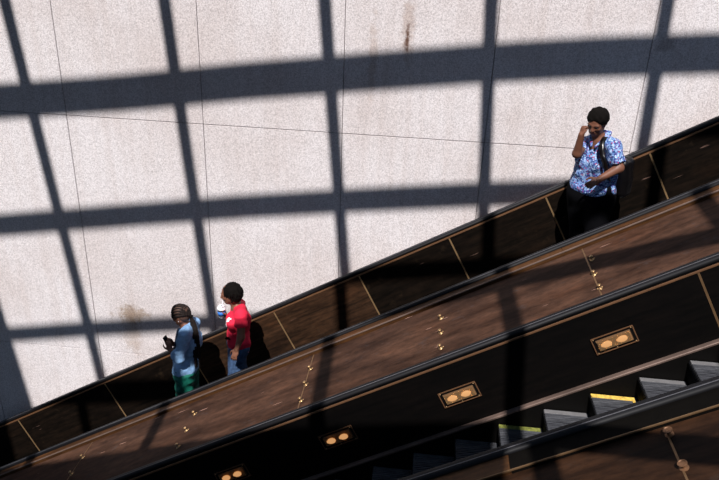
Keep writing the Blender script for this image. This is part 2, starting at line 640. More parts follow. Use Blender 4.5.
mk = []
for s, dx in ((-.035, .018), (-1.362, 0), (-2.69, -.015), (-4.01, 0), (-5.44, 0), (1.3, 0), (2.62, 0), (-6.75, 0)):
    for j, y in enumerate((5.315, 5.075, 4.845)):
        mk.append((s + (0.03 if j == 0 and abs(s + .035) < .01 else 0), y))
deck('long brown bronze deck with small brass knobs between the two escalators', 5.56, 4.705, -2.872,
     [-.045, -2.70, -5.45, 2.6, -8.1], mk, 5.585, 5.672, 'deck', KN, [-2.42, -.2, 2.1, -4.7, -7.0])
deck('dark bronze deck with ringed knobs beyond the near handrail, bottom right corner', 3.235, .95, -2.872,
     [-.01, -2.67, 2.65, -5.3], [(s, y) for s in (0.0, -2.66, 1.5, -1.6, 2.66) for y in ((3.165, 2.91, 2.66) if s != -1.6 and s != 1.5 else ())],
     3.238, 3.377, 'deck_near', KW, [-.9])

# ------------------------------------------------------------------ recessed wall lamps of the near escalator


def make_lamp():
    root = bpy.data.objects.new('wall_lamp', None)
    C.objects.link(root)
    # local: x along the slope, z up the panel, -y towards the viewer
    fr = bmesh.new()
    W, H, t = .158, .070, .0085
    add_box(fr, -W, W, -.008, .001, H - t, H, .002)
    add_box(fr, -W, W, -.008, .001, -H, -H + t, .002)
    add_box(fr, -W, -W + t, -.008, .001, -H + t, H - t, .002)
    add_box(fr, W - t, W, -.008, .001, -H + t, H - t, .002)
    f = obj('frame', fr, 'edge_bronze', root)
    pl = bmesh.new()
    w2, h2 = .128, .046
    add_box(pl, -W + t, -w2, -.004, .001, -H + t, H - t)
    add_box(pl, w2, W - t, -.004, .001, -H + t, H - t)
    add_box(pl, -w2, w2, -.004, .001, h2, H - t)
    add_box(pl, -w2, w2, -.004, .001, -H + t, -h2)
    obj('face_plate', pl, 'skirt', root)
    sc = bmesh.new()
    for x, z in ((-.14, .058), (.14, .058), (-.14, -.058), (.14, -.058), (0, -.058)):
        lathe([(.0045, 0), (.0045, .004), (.002, .0055)], 10, sc, Matrix.Translation((x, -.0055, z)) @ Matrix.Rotation(math.pi / 2, 4, 'X'))
    obj('screws', sc, 'brass', f)
    tr = bmesh.new()
    d = -.0015
    add_box(tr, -w2, w2, d, 0, -h2, h2)
    obj('tray', tr, 'lampbox', root)
    ln = bmesh.new()
    add_box(ln, -w2 + .006, w2 - .006, -.0175, -.015, -h2 + .006, h2 - .006, .0008)
    obj('lens', ln, 'lens', root)
    for x in (-.058, .058):
        b = lathe([(.004, -.046), (.012, -.045), (.016, -.036), (.025, -.022), (.028, .0), (.025, .018), (.015, .032), (.004, .036)], 16, None,
                  Matrix.Translation((x, -.0135 + .0, -.002)) @ Matrix.Scale(.36, 4, (0, 1, 0)) @ Matrix.Rotation(math.pi / 2, 4, 'Y'))
        obj('bulb', b, 'bulb', root, True)
    return root


lamp_at = [(-.088, 'topmost lit lamp with brass frame in the near escalator side, right of centre'),
           (-1.325, 'second lit lamp from the top with brass frame, below the middle deck'),
           (-2.42, 'third lamp from the top, two small warm bulbs glowing in the black panel'),
           (-3.475, 'lowest lamp, two dim orange bulbs at the bottom edge left of centre')]
proto = make_lamp()
yp, zp = 4.5405, -3.138
for i, (s, lab) in enumerate(lamp_at):
    o = proto if i == 0 else copy_tree(proto)
    base = Matrix.Rotation(-SLOPE, 4, 'Y')
    k = math.atan(.1)
    o.matrix_world = base @ Matrix.Translation((s, yp - .002, zp)) @ Matrix.Rotation(-k, 4, 'X')
    tag(o, lab, 'lamp', 'recessed lamps along the near escalator')

# ------------------------------------------------------------------ canopy lattice over the escalators (casts the grid of shade)
SUN = Vector((-.050, -.565, .824)).normalized()


def lift(xw, zw):
    D = 8.0 + .6 * (-.8 - zw)
    return Vector((xw, YW, zw)) + SUN * D


def beam(bm, path, width, depth=.10):
    pts = [lift(*q) for q in path]
    rings = []
    for i, p in enumerate(pts):
        t = (pts[min(i + 1, len(pts) - 1)] - pts[max(i - 1, 0)]).normalized()
        side = t.cross(SUN).normalized()
        w = width * (.64 if abs(t.x) > .7 else 1.0) / 2
        rings.append([bm.verts.new(p + side * (a * w) + SUN * (b * depth / 2)) for a, b in ((-1, -1), (1, -1), (1, 1), (-1, 1))])
    for a, b in zip(rings, rings[1:]):
        for k in range(4):
            bm.faces.new((a[k], a[(k + 1) % 4], b[(k + 1) % 4], b[k]))
    bm.faces.new(rings[0][::-1])
    bm.faces.new(rings[-1])


def hz(c):
    # purlin curves, wall shadow coordinates
    return c


bm = bmesh.new()
H1 = [(-6.5, -2.33), (-4.9, -2.11), (-3.45, -1.925), (-2.08, -1.715), (-.76, -1.54), (.5, -1.375), (1.7, -1.24), (2.87, -1.135), (4.5, -1.02), (6.5, -.9)]
H2 = [(-6.6, -3.93), (-5.23, -3.70), (-3.64, -3.445), (-2.13, -3.205), (-.7, -3.005), (.65, -2.83), (2.2, -2.66), (4.5, -2.45), (6.5, -2.3)]
H3 = [(-6.6, -5.53), (-5.25, -5.31), (-4.24, -5.125), (-3.27, -4.96), (-1.5, -4.70), (0, -4.47), (1.5, -4.28), (3.2, -4.10), (5, -3.95), (6.5, -3.8)]
beam(bm, H1, .375)
beam(bm, H2, .275)
beam(bm, H3, .22)
H4 = [(-6.6, -6.95), (-3.3, -6.5), (-1, -6.1), (.9, -5.83), (2.4, -5.80), (5, -5.75), (6.5, -5.7)]
H6 = [(-.3, -8.32), (.4, -8.55), (1.2, -8.76), (1.7, -8.96), (2.1, -9.12), (3, -9.35), (4.5, -9.6), (6.5, -9.9)]
beam(bm, H4, .34)
beam(bm, H6, .30)
beam(bm, [(x, z + 1.55) for x, z in H1], .3)
beam(bm, [(x, z + 3.1) for x, z in H1], .3)
for k in range(-1, 6):
    x0 = [-6.36, -4.66, -2.86, -1.135, .57, 2.28, 4.0][k + 1]
    sl = [-.1, -.096, -.082, -.095, -.078, -.045, -.03][k + 1]
    pts = []
    for i in range(17):
        z = 2.4 - i * 1.0
        bend = -.012 * math.sin(min(1, max(0, (-z) / 5)) * 3.14)
        pts.append((x0 + sl * (z + .9) + bend, z))
    beam(bm, pts, .145)
base = bmesh.new()  # unseen solid sheet, added and outlined to shade the lower left
rings = []
for x, z in ((-13.5, -9.2), (-6.5, -8.8), (-4.0, -8.53), (-2.4, -8.39), (-.9, -8.26), (-.15, -8.15), (.5, -8.05), (1.0, -8.0)):
    p0, p1 = lift(x, z), lift(x, z - 5)
    rings.append([base.verts.new(q) for q in (p0, p1, p1 + SUN * .1, p0 + SUN * .1)])
for a, b in zip(rings, rings[1:]):
    for k in range(4):
        base.faces.new((a[k], a[(k + 1) % 4], b[(k + 1) % 4], b[k]))
base.faces.new(rings[0][::-1])
base.faces.new(rings[-1])
bo = obj('trim_4', base, 'canopy')
bo['kind'] = 'structure'
cn = obj('trim_2', bm, 'canopy')
cn['kind'] = 'structure'
# solid end bay at the lower end of the canopy
pm = bmesh.new()
cols = []
for i in range(15):
    z = 2.4 - i * 1.0
    xe = -5.44 - .1 * (z + 4.8)
    cols.append([pm.verts.new(lift(x, z) + SUN * off) for x, off in ((xe, 0), (-13.5, 0), (-13.5, .08), (xe, .08))])
for a, b in zip(cols, cols[1:]):
    for k in range(4):
        pm.faces.new((a[k], a[(k + 1) % 4], b[(k + 1) % 4], b[k]))
pm.faces.new(cols[0][::-1])
pm.faces.new(cols[-1])
pn = obj('trim_3', pm, 'canopy')
pn['kind'] = 'structure'

# ------------------------------------------------------------------ signed distance modelling for the figures


class Field:
    def __init__(self, lo, hi, h):
        self.lo = np.array(lo, float)
        self.h = h
        n = np.ceil((np.array(hi) - self.lo) / h).astype(int) + 1
        self.n = n
        self.F = np.full(tuple(n), .2, np.float32)

    def sub(self, lo, hi, pad):
        a = np.maximum(0, np.floor((np.array(lo) - pad - self.lo) / self.h).astype(int))
        b = np.minimum(self.n, np.ceil((np.array(hi) + pad - self.lo) / self.h).astype(int) + 1)
        if np.any(b <= a):
            return None
        ax = [self.lo[i] + self.h * np.arange(a[i], b[i]) for i in range(3)]
        X, Y, Z = np.meshgrid(*ax, indexing='ij')
        return tuple(slice(a[i], b[i]) for i in range(3)), X, Y, Z

    def put(self, sl, d, k, op='add'):
        F = self.F[sl]
        if op == 'add':
            if k > 0:
                h = np.clip(.5 + .5 * (F - d) / k, 0, 1)
                self.F[sl] = F * (1 - h) + d * h - k * h * (1 - h)
            else:
                self.F[sl] = np.minimum(F, d)
        else:
            h = np.clip(.5 - .5 * (F + d) / max(k, 1e-6), 0, 1)
            self.F[sl] = F * (1 - h) - d * h + k * h * (1 - h)

    def cone(self, a, b, r1, r2, k=.02, op='add', flat=None):
        a = np.array(a, float)
        b = np.array(b, float)
        r = max(r1, r2)
        s = self.sub(np.minimum(a, b) - r, np.maximum(a, b) + r, k + .03)
        if s is None:
            return
        sl, X, Y, Z = s
        ab = b - a
        L = max(1e-9, ab @ ab)
        t = np.clip(((X - a[0]) * ab[0] + (Y - a[1]) * ab[1] + (Z - a[2]) * ab[2]) / L, 0, 1)
        dx, dy, dz = X - a[0] - t * ab[0], Y - a[1] - t * ab[1], Z - a[2] - t * ab[2]
        if flat is not None:
            ax, f = flat
            ax = np.array(ax, float)
            ax /= np.linalg.norm(ax)
            q = dx * ax[0] + dy * ax[1] + dz * ax[2]
            d = np.sqrt(np.maximum(0, dx * dx + dy * dy + dz * dz + q * q * (f * f - 1))) - (r1 + t * (r2 - r1))
        else:
            d = np.sqrt(dx * dx + dy * dy + dz * dz) - (r1 + t * (r2 - r1))
        self.put(sl, d.astype(np.float32), k, op)

    def ell(self, c, r, R=None, k=.02, op='add'):
        c = np.array(c, float)
        r = np.array(r, float)
        m = r.max()
        s = self.sub(c - m, c + m, k + .03)
        if s is None:
            return
        sl, X, Y, Z = s
        P = np.stack([X - c[0], Y - c[1], Z - c[2]])
        if R is not None:
            P = np.tensordot(R, P, 1)
        P = P / r[:, None, None, None]
        k0 = np.sqrt((P ** 2).sum(0))
        k1 = np.sqrt(((P / r[:, None, None, None]) ** 2).sum(0)) + 1e-9
        d = k0 * (k0 - 1) / k1
        self.put(sl, d.astype(np.float32), k, op)

    def rbox(self, c, hsize, R=None, rad=.02, k=.02, op='add'):
        c = np.array(c, float)
        hs = np.array(hsize, float)
        m = np.linalg.norm(hs)
        s = self.sub(c - m, c + m, k + .02)
        if s is None:
            return
        sl, X, Y, Z = s
        P = np.stack([X - c[0], Y - c[1], Z - c[2]])
        if R is not None:
            P = np.tensordot(R, P, 1)
        q = np.abs(P) - (hs - rad)[:, None, None, None]
        d = np.sqrt((np.maximum(q, 0) ** 2).sum(0)) + np.minimum(q.max(0), 0) - rad
        self.put(sl, d.astype(np.float32), k, op)

    def half(self, p, n):
        """keep the side the normal points away from"""
        p = np.array(p, float)
        n = np.array(n, float)
        n /= np.linalg.norm(n)
        s = self.sub(self.lo, self.lo + self.h * self.n, 0)
        sl, X, Y, Z = s
        d = (X - p[0]) * n[0] + (Y - p[1]) * n[1] + (Z - p[2]) * n[2]
        self.F[sl] = np.maximum(self.F[sl], d)

    def folds(self, amp, wx, wz, seed=0, ph=0.):
        s = self.sub(self.lo, self.lo + self.h * self.n, 0)
        sl, X, Y, Z = s
        rs = np.random.RandomState(seed)
        D = np.zeros_like(X)
        for _ in range(5):
            kx, ky, kz = rs.uniform(-wx, wx), rs.uniform(-wx, wx), rs.uniform(-wz, wz)
            D += np.sin(kx * X + ky * Y + kz * Z + rs.uniform(0, 6.28) + 1.2 * np.sin(9 * Z + 5 * X))
        self.F[sl] += (amp * D / 2.5).astype(np.float32)

    def creases(self, amp, k0, seed=0, tilt=.6):
        """sharp cloth creases"""
        s = self.sub(self.lo, self.lo + self.h * self.n, 0)
        sl, X, Y, Z = s
        rs = np.random.RandomState(seed)
        D = np.zeros_like(X)
        for q in range(4):
            kx, ky, kz = rs.uniform(-tilt, tilt) * k0, rs.uniform(-tilt, tilt) * k0, rs.uniform(.5, 1) * k0
            w = 1.6 * np.sin(7 * X + 5 * Z + q) + 1.3 * np.sin(11 * Y - 6 * Z + 2 * q)
            D += np.abs(np.sin(kx * X + ky * Y + kz * Z + w + rs.uniform(0, 6.28))) - .64
        self.F[sl] += (amp * D / 1.6).astype(np.float32)

    def mesh(self, name):
        F = self.F.copy()
        F[0], F[-1], F[:, 0], F[:, -1], F[:, :, 0], F[:, :, -1] = .2, .2, .2, .2, .2, .2
        ins = F < 0
        nx, ny, nz = F.shape
        corners = [(i, j, k) for i in (0, 1) for j in (0, 1) for k in (0, 1)]

        def cut(A, c):
            return A[c[0]:nx - 1 + c[0], c[1]:ny - 1 + c[1], c[2]:nz - 1 + c[2]]
        cnt = sum(cut(ins, c).astype(np.int8) for c in corners)
        act = (cnt > 0) & (cnt < 8)
        idx = np.argwhere(act)
        vid = np.full(act.shape, -1, np.int64)
        vid[act] = np.arange(len(idx))
        acc = np.zeros((len(idx), 3))
        w = np.zeros(len(idx))
        for a in corners:
            for ax in range(3):
                if a[ax] == 1:
                    continue
                b = list(a)
                b[ax] = 1
                fa = F[idx[:, 0] + a[0], idx[:, 1] + a[1], idx[:, 2] + a[2]]
                fb = F[idx[:, 0] + b[0], idx[:, 1] + b[1], idx[:, 2] + b[2]]
                m = (fa < 0) != (fb < 0)
                t = np.where(m, fa / np.where(m, fa - fb, 1), 0)
                p = np.tile(np.array(a, float), (len(idx), 1))
                p[:, ax] = t
                acc[m] += p[m]
                w[m] += 1
        V = (idx + acc / w[:, None]) * self.h + self.lo
        quads = []
        for ax in range(3):
            o1, o2 = [(1, 2), (2, 0), (0, 1)][ax]
            sl0 = [slice(1, -1)] * 3
            sl0[ax] = slice(0, -1)
            sl1 = list(sl0)
            sl1[ax] = slice(1, None)
            A = ins[tuple(sl0)]
            B = ins[tuple(sl1)]
            ch = np.argwhere(A != B)
            base = ch + np.array([0 if i == ax else 1 for i in range(3)])
            flip = A[ch[:, 0], ch[:, 1], ch[:, 2]]
            e1 = np.zeros(3, int)
            e1[o1] = 1
            e2 = np.zeros(3, int)
            e2[o2] = 1
            q = [base - e1 - e2, base - e2, base, base - e1]
            q = [vid[v[:, 0], v[:, 1], v[:, 2]] for v in q]
            Q = np.stack(q, 1)
            Q[~flip] = Q[~flip][:, ::-1]
            quads.append(Q)
        Q = np.concatenate(quads)
        me = bpy.data.meshes.new(name)
        me.vertices.add(len(V))
        me.vertices.foreach_set('co', V.astype(np.float32).ravel())
        me.loops.add(len(Q) * 4)
        me.loops.foreach_set('vertex_index', Q.astype(np.int32).ravel())
        me.polygons.add(len(Q))
        me.polygons.foreach_set('loop_start', np.arange(0, len(Q) * 4, 4, dtype=np.int32))
        me.polygons.foreach_set('loop_total', np.full(len(Q), 4, np.int32))
        me.polygons.foreach_set('use_smooth', np.ones(len(Q), bool))
        me.update()
        me.validate()
        return me


def unit(v):
    v = np.array(v, float)
    return v / np.linalg.norm(v)


def frame(f, u):
    """rows: right, front, up of a body part facing f"""
    f = unit(f)
    r = unit(np.cross(f, u))
    u = np.cross(r, f)
    return np.stack([r, f, u])


def fieldobj(name, F, mat, parent, origin):
    me = F.mesh(name)
    o = obj(name, me, mat, parent)
    o.location = (0, 0, 0)
    return o


def build_head(F, c, R, sc=1.0):
    """c is the middle of the skull; R rows right, front, up"""
    def P(x, y, z):
        return np.array(c) + (R.T @ np.array([x, y, z])) * sc
    F.ell(P(0, -.008, .030), np.array((.072, .092, .086)) * sc, R, .01)
    F.ell(P(0, .030, -.015), np.array((.060, .062, .078)) * sc, R, .03)
    F.ell(P(0, .046, -.072), np.array((.036, .034, .030)) * sc, R, .03)       # chin
    for sgn in (-1, 1):
        F.cone(P(sgn * .052, .0, -.045), P(sgn * .022, .055, -.078), .022 * sc, .018 * sc, .03)
        F.ell(P(sgn * .040, .062, -.020), np.array((.022, .018, .018)) * sc, R, .02)   # cheek
        F.cone(P(sgn * .010, .088, .022), P(sgn * .044, .078, .022), .010 * sc, .009 * sc, .012)  # brow
        F.ell(P(sgn * .030, .090, .004), np.array((.017, .013, .011)) * sc, R, .012, 'sub')
        F.ell(P(sgn * .074, -.004, .0), np.array((.010, .020, .032)) * sc, R, .006)       # ear
        F.ell(P(sgn * .082, .004, .002), np.array((.006, .010, .018)) * sc, R, .004, 'sub')
    F.cone(P(0, .088, .014), P(0, .108, -.024), .009 * sc, .013 * sc, .012)         # nose
    F.ell(P(-.013, .098, -.027), np.array((.010, .011, .009)) * sc, R, .006)
    F.ell(P(.013, .098, -.027), np.array((.010, .011, .009)) * sc, R, .006)
    F.ell(P(0, .089, -.049), np.array((.024, .011, .007)) * sc, R, .006)
    F.ell(P(0, .086, -.061), np.array((.020, .011, .008)) * sc, R, .006)
    return P


def face_parts(root, P, R, sc=1.0):
    for sgn in (-1, 1):
        e = bmesh.new()
        bmesh.ops.create_uvsphere(e, u_segments=14, v_segments=8, radius=.0115 * sc, matrix=Matrix.Translation(Vector(P(sgn * .030,   .0725, .004))))
        eo = obj('eye', e, 'eye', root, True)
        e = bmesh.new()
        bmesh.ops.create_uvsphere(e, u_segments=12, v_segments=8, radius=.0058 * sc, matrix=Matrix.Translation(Vector(P(sgn * .030, .0800, .002))))
        obj('iris', e, 'iris', eo, True)
    F = Field(P(0, .08, -.055) - .05, P(0, .08, -.055) + .05, .003)
    F.ell(P(0, .0915, -.0495), np.array((.023, .0105, .0062)) * sc, R, .002)
    F.ell(P(0, .0885, -.0605), np.array((.019, .0105, .0075)) * sc, R, .002)
    obj('lips', F.mesh('lips'), 'lip', root)


def build_hand(F, wrist, d, palm_n, thumb_side, curl, sc=1.0, spread=.10):
    """d: direction of the fingers, palm_n: out of the palm, thumb_side: towards the thumb"""
    d = unit(d)
    n = unit(np.array(palm_n) - d * (np.array(palm_n) @ d))
    t = np.cross(d, n)
    if t @ np.array(thumb_side) < 0:
        t = -t
    w = np.array(wrist, float)
    R = np.stack([t, d, n])
    F.ell(w + d * .045 * sc, np.array((.038, .050, .015)) * sc, R, .012)
    lens = (.066, .075, .070, .054)
    for i, L in enumerate(lens):
        off = (.027, .009, -.009, -.026)[i]
        a = w + (d * .080 + t * off) * sc
        ang = 0
        dirn = unit(d + t * off * spread / .027)
        for j, frac in enumerate((.45, .32, .23)):
            ang += curl * (.8, 1.0, .7)[j] * (1 + .06 * i)
            v = dirn * math.cos(ang) + n * math.sin(ang)
            b = a + v * L * frac * sc
            F.cone(a, b, (.0092, .0085, .0078)[j] * sc, (.0085, .0078, .0068)[j] * sc, .003)
            a = b
    a = w + (d * .022 + t * .026) * sc
    b = a + unit(d * .55 + t * .75 + n * .35) * .038 * sc
    c2 = b + unit(d * .85 + t * .25 + n * (.35 + .4 * curl)) * .030 * sc
    e = c2 + unit(d * .9 + t * .0 + n * (.3 + .5 * curl)) * .024 * sc
    if curl > 1.2:      # a closed hand: the thumb lies across the bent fingers
        b = a + unit(d * .8 + t * .25 + n * .5) * .030 * sc
        c2 = b + unit(d * .7 - t * .45 + n * .55) * .026 * sc
        e = c2 + unit(d * .3 - t * .9 + n * .1) * .020 * sc
    F.cone(a, b, .014 * sc, .011 * sc, .008)
    F.cone(b, c2, .010 * sc, .009 * sc, .003)
    F.cone(c2, e, .009 * sc, .007 * sc, .003)


def v3(p):
    return np.array((p[0], p[1], p[2]), float)


def shoe(root, ankle_xy, ground, f, mat, col='sole'):
    f = unit((f[0], f[1], 0))
    c = np.array((ankle_xy[0], ankle_xy[1], ground))
    R = frame(f, (0, 0, 1))
    F = Field(c - np.array((.2, .2, .02)), c + np.array((.2, .2, .16)), .006)
    F.ell(c + f * .07 + np.array((0, 0, .035)), (.046, .095, .04), R, .02)
    F.ell(c - f * .02 + np.array((0, 0, .045)), (.037, .055, .05), R, .03)
    F.cone(c + np.array((0, 0, .05)), c + np.array((0, 0, .09)), .04, .04, .03)
    F.half(c + np.array((0, 0, .006)), (0, 0, -1))
    s = obj('shoe', F.mesh('shoe'), mat, root)
    F = Field(c - np.array((.2, .2, .03)), c + np.array((.2, .2, .05)), .005)
    F.ell(c + f * .068, (.048, .100, .03), R, .02)
    F.ell(c - f * .03, (.038, .052, .03), R, .03)
    F.half(c + np.array((0, 0, .012)), (0, 0, 1))
    F.half(c + np.array((0, 0, .0)), (0, 0, -1))
    obj('sole', F.mesh('sole'), col, s)


def tread_z(xc):
    """height of the far escalator's tread under x, and the tread's centre"""
    s_first = -9.1
    best = None
    for k in range(38):
        s = s_first + k * .3708
        xn = s * ca - NSTEP * sa
        zn = s * sa + NSTEP * ca
        if xn <= xc < xn + .3212:
            return zn, xn + .16
    return None


# ================================================================== rider 1: short hair, patterned blouse, hand at her cheek
def rider_blouse():
    f = unit((-.60, -.80, 0))
    l = np.array((-f[1], f[0], 0.))                # her left, towards the right of the picture
    zt, xt = tread_z(1.66)
    px, py = 1.60, 6.42
    root = thing('person', 'person with short black hair and patterned blue blouse, hand raised to cheek, upper right', 'person', (px, py, zt))
    mesh_parent = root
    O = np.array((px, py, zt))
    up = np.array((0, 0, 1.))
    hc = v3(at(597.5, 122.5, 6.36))
    top = hc[2]
    H = Field(O + (-.48, -.55, -.02), O + (.45, .42, top - zt + .2), .0075)
    neck = v3(at(601.0, 136, 6.42))
    hf = unit((-.52, -.80, -.42))
    hR = frame(hf, (.10, .05, 1))
    P = build_head(H, hc, hR, .97)
    H.cone(hc + (0.005, .025, -.05), neck + (0, 0, -.05), .050, .056, .03)
    sR = v3(at(586, 144, 6.55))
    sL = v3(at(612.5, 146.5, 6.30))
    chest = (sR + sL) / 2 + (-.0, .02, -.13)
    pel = np.array((px, py, zt + .88))
    H.cone(sR, sL, .062, .062, .05)
    H.cone(neck + (0, .0, -.06), chest, .08, .12, .06)
    H.cone(chest, pel + (0, 0, .08), .11, .12, .07)
    H.cone(pel - l * .07, pel + l * .07, .115, .115, .06)
    # right arm: elbow bent, hand at the cheek
    eR = v3(at(577.5, 153.5, 6.30))
    wR = v3(at(582.0, 134.5, 6.24))
    H.cone(sR, eR, .050, .042, .03)
    H.cone(eR, wR, .041, .027, .02)
    build_hand(H, wR, (.12, .10, 1), (.85, .5, 0), (0.0, -.9, 0), 1.35, .82, .03)
    # left arm across the belly
    eL = v3(at(619.5, 168, 6.22))
    wL = v3(at(598.5, 180, 6.12))
    H.cone(sL, eL, .052, .044, .03)
    H.cone(eL, wL, .043, .028, .02)
    dl = unit(wL - eL)
    build_hand(H, wL - dl * .005, dl + (0, 0, -.03), (.25, .9, -.35), (-.2, -.1, 1), .62, .95)
    # legs
    for sg, foot in ((-1, (1.60, 6.54)), (1, (1.70, 6.33))):
        hip = pel + l * sg * .09
        an = np.array((foot[0], foot[1], zt + .09))
        kn = (hip + an) / 2 + f * .03
        H.cone(hip, kn, .092, .06, .05)
        H.cone(kn, an, .056, .036, .03)
        H.cone(an, an + f * .1 + (0, 0, -.05), .036, .025, .03)
    body = H.mesh('body')
    # everything is modelled in world units, so bring the parts under the thing's base
    parts = [obj('body', body, 'skin', None)]
    # hair: close-cropped curls
    A = Field(hc - .16, hc + .17, .005)
    A.ell(P(0, -.020, .045), (.094, .100, .094), hR, .01)
    A.ell(P(0, -.055, .0), (.076, .062, .080), hR, .03)
    A.folds(.0035, 120, 120, 3)
    A.ell(P(0, .105, -.035), (.090, .080, .098), hR, .015, 'sub')
    A.ell(P(.09, .02, -.03), (.05, .035, .045), hR, .01, 'sub')
    A.ell(P(-.09, .02, -.03), (.05, .035, .045), hR, .01, 'sub')
    A.half(P(0, 0, -.07), -up)
    parts.append(obj('hair', A.mesh('hair'), 'hair', None))
    # blouse
    B = Field(O + (-.48, -.55, .6), O + (.48, .42, top - zt), .0075)
    B.cone(sR + (0, 0, -.01), sL + (0, 0, -.01), .068, .070, .04)
    B.cone(neck + (0, .01, -.055), chest, .075, .118, .05)
    B.cone(chest, pel + (0, 0, .12), .132, .142, .06)
    B.cone(neck - f * .02 + l * .03 + (0, 0, -.015), sL + (0, 0, -.005), .050, .060, .04)
    B.cone(neck - f * .02 - l * .03 + (0, 0, -.015), sR + (0, 0, -.005), .050, .060, .04)
    B.cone(pel + (0, 0, .13) - l * .07, pel + (0, 0, .13) + l * .07, .128, .132, .05)
    B.cone(pel - l * .08 + (0, 0, -.02), pel + l * .08 + (0, 0, -.02), .145, .145, .05)
    for sg in (-1, 1):
        B.ell(chest + f * .105 + l * sg * .07 + (0, 0, -.02), (.070, .065, .07), frame(f, up), .04)
    B.cone(sR, sR + (eR - sR) * .72, .064, .060, .03)
    B.cone(sL, sL + (eL - sL) * .78, .068, .072, .03)
    B.folds(.0055, 26, 22, 5)
    B.creases(.009, 24, 9)
    B.half(O + (0, 0, .80), (f[0] * .10, f[1] * .10, -1))
    B.half(sL + (eL - sL) * .86, eL - sL) if False else None
    # sleeve openings
    for a, b, t in ((sR, eR, .76), (sL, eL, .84)):
        d = unit(b - a)
        c = a + (b - a) * t
        B.cone(c + d * .052, c + d * .075, .088, .088, .004, 'sub')
    # neckline
    B.ell(neck + f * .07 + (0, 0, .035), (.052, .06, .06), frame(f, up), .01, 'sub')
    parts.append(obj('blouse', B.mesh('blouse'), 'blouse', None))
    # collar
    K = Field(neck - .16, neck + .16, .005)
    for sg in (-1, 1):
        K.cone(neck - f * .055 + l * sg * .055 + (0, 0, .03), neck + f * .06 + l * sg * .062 + (0, 0, -.005), .020, .017, .01)
        K.cone(neck + f * .06 + l * sg * .062 + (0, 0, -.005), neck + f * .115 + l * sg * .02 + (0, 0, -.075), .017, .011, .01)
    K.cone(neck - f * .055 - l * .055 + (0, 0, .03), neck - f * .055 + l * .055 + (0, 0, .03), .020, .020, .01)
    parts.append(obj('collar', K.mesh('collar'), 'blouse', None))
    # wide black trousers
    T = Field(O + (-.4, -.4, .05), O + (.45, .42, 1.1), .0085)
    T.cone(pel - l * .09, pel + l * .075, .130, .130, .05)
    T.cone(pel + (0, 0, -.10) - l * .09, pel + (0, 0, -.10) + l * .09, .140, .140, .05)
    for sg, foot in ((-1, (1.60, 6.54)), (1, (1.70, 6.33))):
        hip = pel + l * sg * .10 + (0, 0, -.1)
        an = np.array((foot[0], foot[1], zt + .12))
        T.cone(hip, an, .125, .085, .05)
    T.folds(.008, 26, 8, 11)
    T.half(O + (0, 0, .085), -up)
    T.half(O + (0, 0, .97), up)
    parts.append(obj('trousers', T.mesh('trousers'), 'trousers_black', None))
    tmp = bpy.data.objects.new('tmp', None)
    face_parts_list = []
    fp = thing('tmp', '', '')
    face_parts(fp, P, hR, .97)
    for c in list(fp.children):
        c.parent = None
        parts.append(c)
    bpy.data.objects.remove(fp)
    e = bmesh.new()
    bmesh.ops.create_uvsphere(e, u_segments=10, v_segments=6, radius=.007, matrix=Matrix.Translation(Vector(P(-.086 if False else .084, .0, -.036))))
    parts.append(obj('earring', e, 'green_bead', None, True))
    sh = thing('tmp', '', '')
    for foot in ((1.60, 6.54), (1.70, 6.33)):
        shoe(sh, foot, zt, f, 'shoe_black')
    for c in list(sh.children):
        c.parent = None
        parts.append(c)
    bpy.data.objects.remove(sh)
    bpy.data.objects.remove(tmp)
    settle(parts, root)
    # backpack on her left shoulder, behind the left arm
    bc = (v3(at(618, 176, 6.56)))
    b = -f
    bp = thing('backpack', 'black backpack worn on the left shoulder of the person in blue blouse', 'backpack', tuple(bc + (0, 0, -.2)))
    R = frame(unit((b[0] * .9 + .25, b[1], 0.05)), (-.10, 0, 1))
    G = Field(bc - .34, bc + .34, .0075)
    G.rbox(bc, (.135, .085, .195), R, .06, .02)
    G.folds(.007, 30, 24, 21)
    bparts = [obj('bag', G.mesh('bag'), 'leather', None)]
    G = Field(bc - .34, bc + .34, .0075)
    G.rbox(bc + R[1] * .085 + R[2] * -.065, (.105, .040, .095), R, .035, .02)
    G.folds(.004, 40, 30, 22)
    bparts.append(obj('front_pocket', G.mesh('front_pocket'), 'leather', None))
    for sg in (1, ):
        # strap over the left shoulder and down the chest, back under the arm
        p0 = bc + R[2] * .17 - R[1] * .05
        shp = sL + (0, 0, .070) - l * .070
        p = [p0, p0 * .4 + shp * .6 + (0, 0, .02), shp, shp + f * .085 + l * .01 + (0, 0, -.035), shp + f * .125 + l * .045 + (0, 0, -.12), shp + f * .125 + l * .085 + (0, 0, -.20), sL + f * .03 + l * .035 + (0, 0, -.30), bc - R[2] * .12 - R[1] * .07]
        bm = bmesh.new()
        ctr = [Vector(q) for q in p]
        pts = []
        for i in range(len(ctr) - 1):
            a0, a1, a2, a3 = ctr[max(0, i - 1)], ctr[i], ctr[i + 1], ctr[min(len(ctr) - 1, i + 2)]
            for j in range(6):
                t = j / 6
                pts.append(.5 * ((2 * a1) + (a2 - a0) * t + (2 * a0 - 5 * a1 + 4 * a2 - a3) * t * t + (-a0 + 3 * a1 - 3 * a2 + a3) * t ** 3))
        pts.append(ctr[-1])
        Lv = Vector(l)
        rings = []
        for i, q in enumerate(pts):
            t = (pts[min(i + 1, len(pts) - 1)] - pts[max(i - 1, 0)]).normalized()
            side = (Lv - t * Lv.dot(t)).normalized()
            nn = t.cross(side)
            rings.append([bm.verts.new(q + side * a * .022 + nn * c * .005) for a, c in ((-1, -1), (1, -1), (1, 1), (-1, 1))])
        for a, c in zip(rings, rings[1:]):
            for k in range(4):
                bm.faces.new((a[k], a[(k + 1) % 4], c[(k + 1) % 4], c[k]))
        bm.faces.new(rings[0][::-1])
        bm.faces.new(rings[-1])
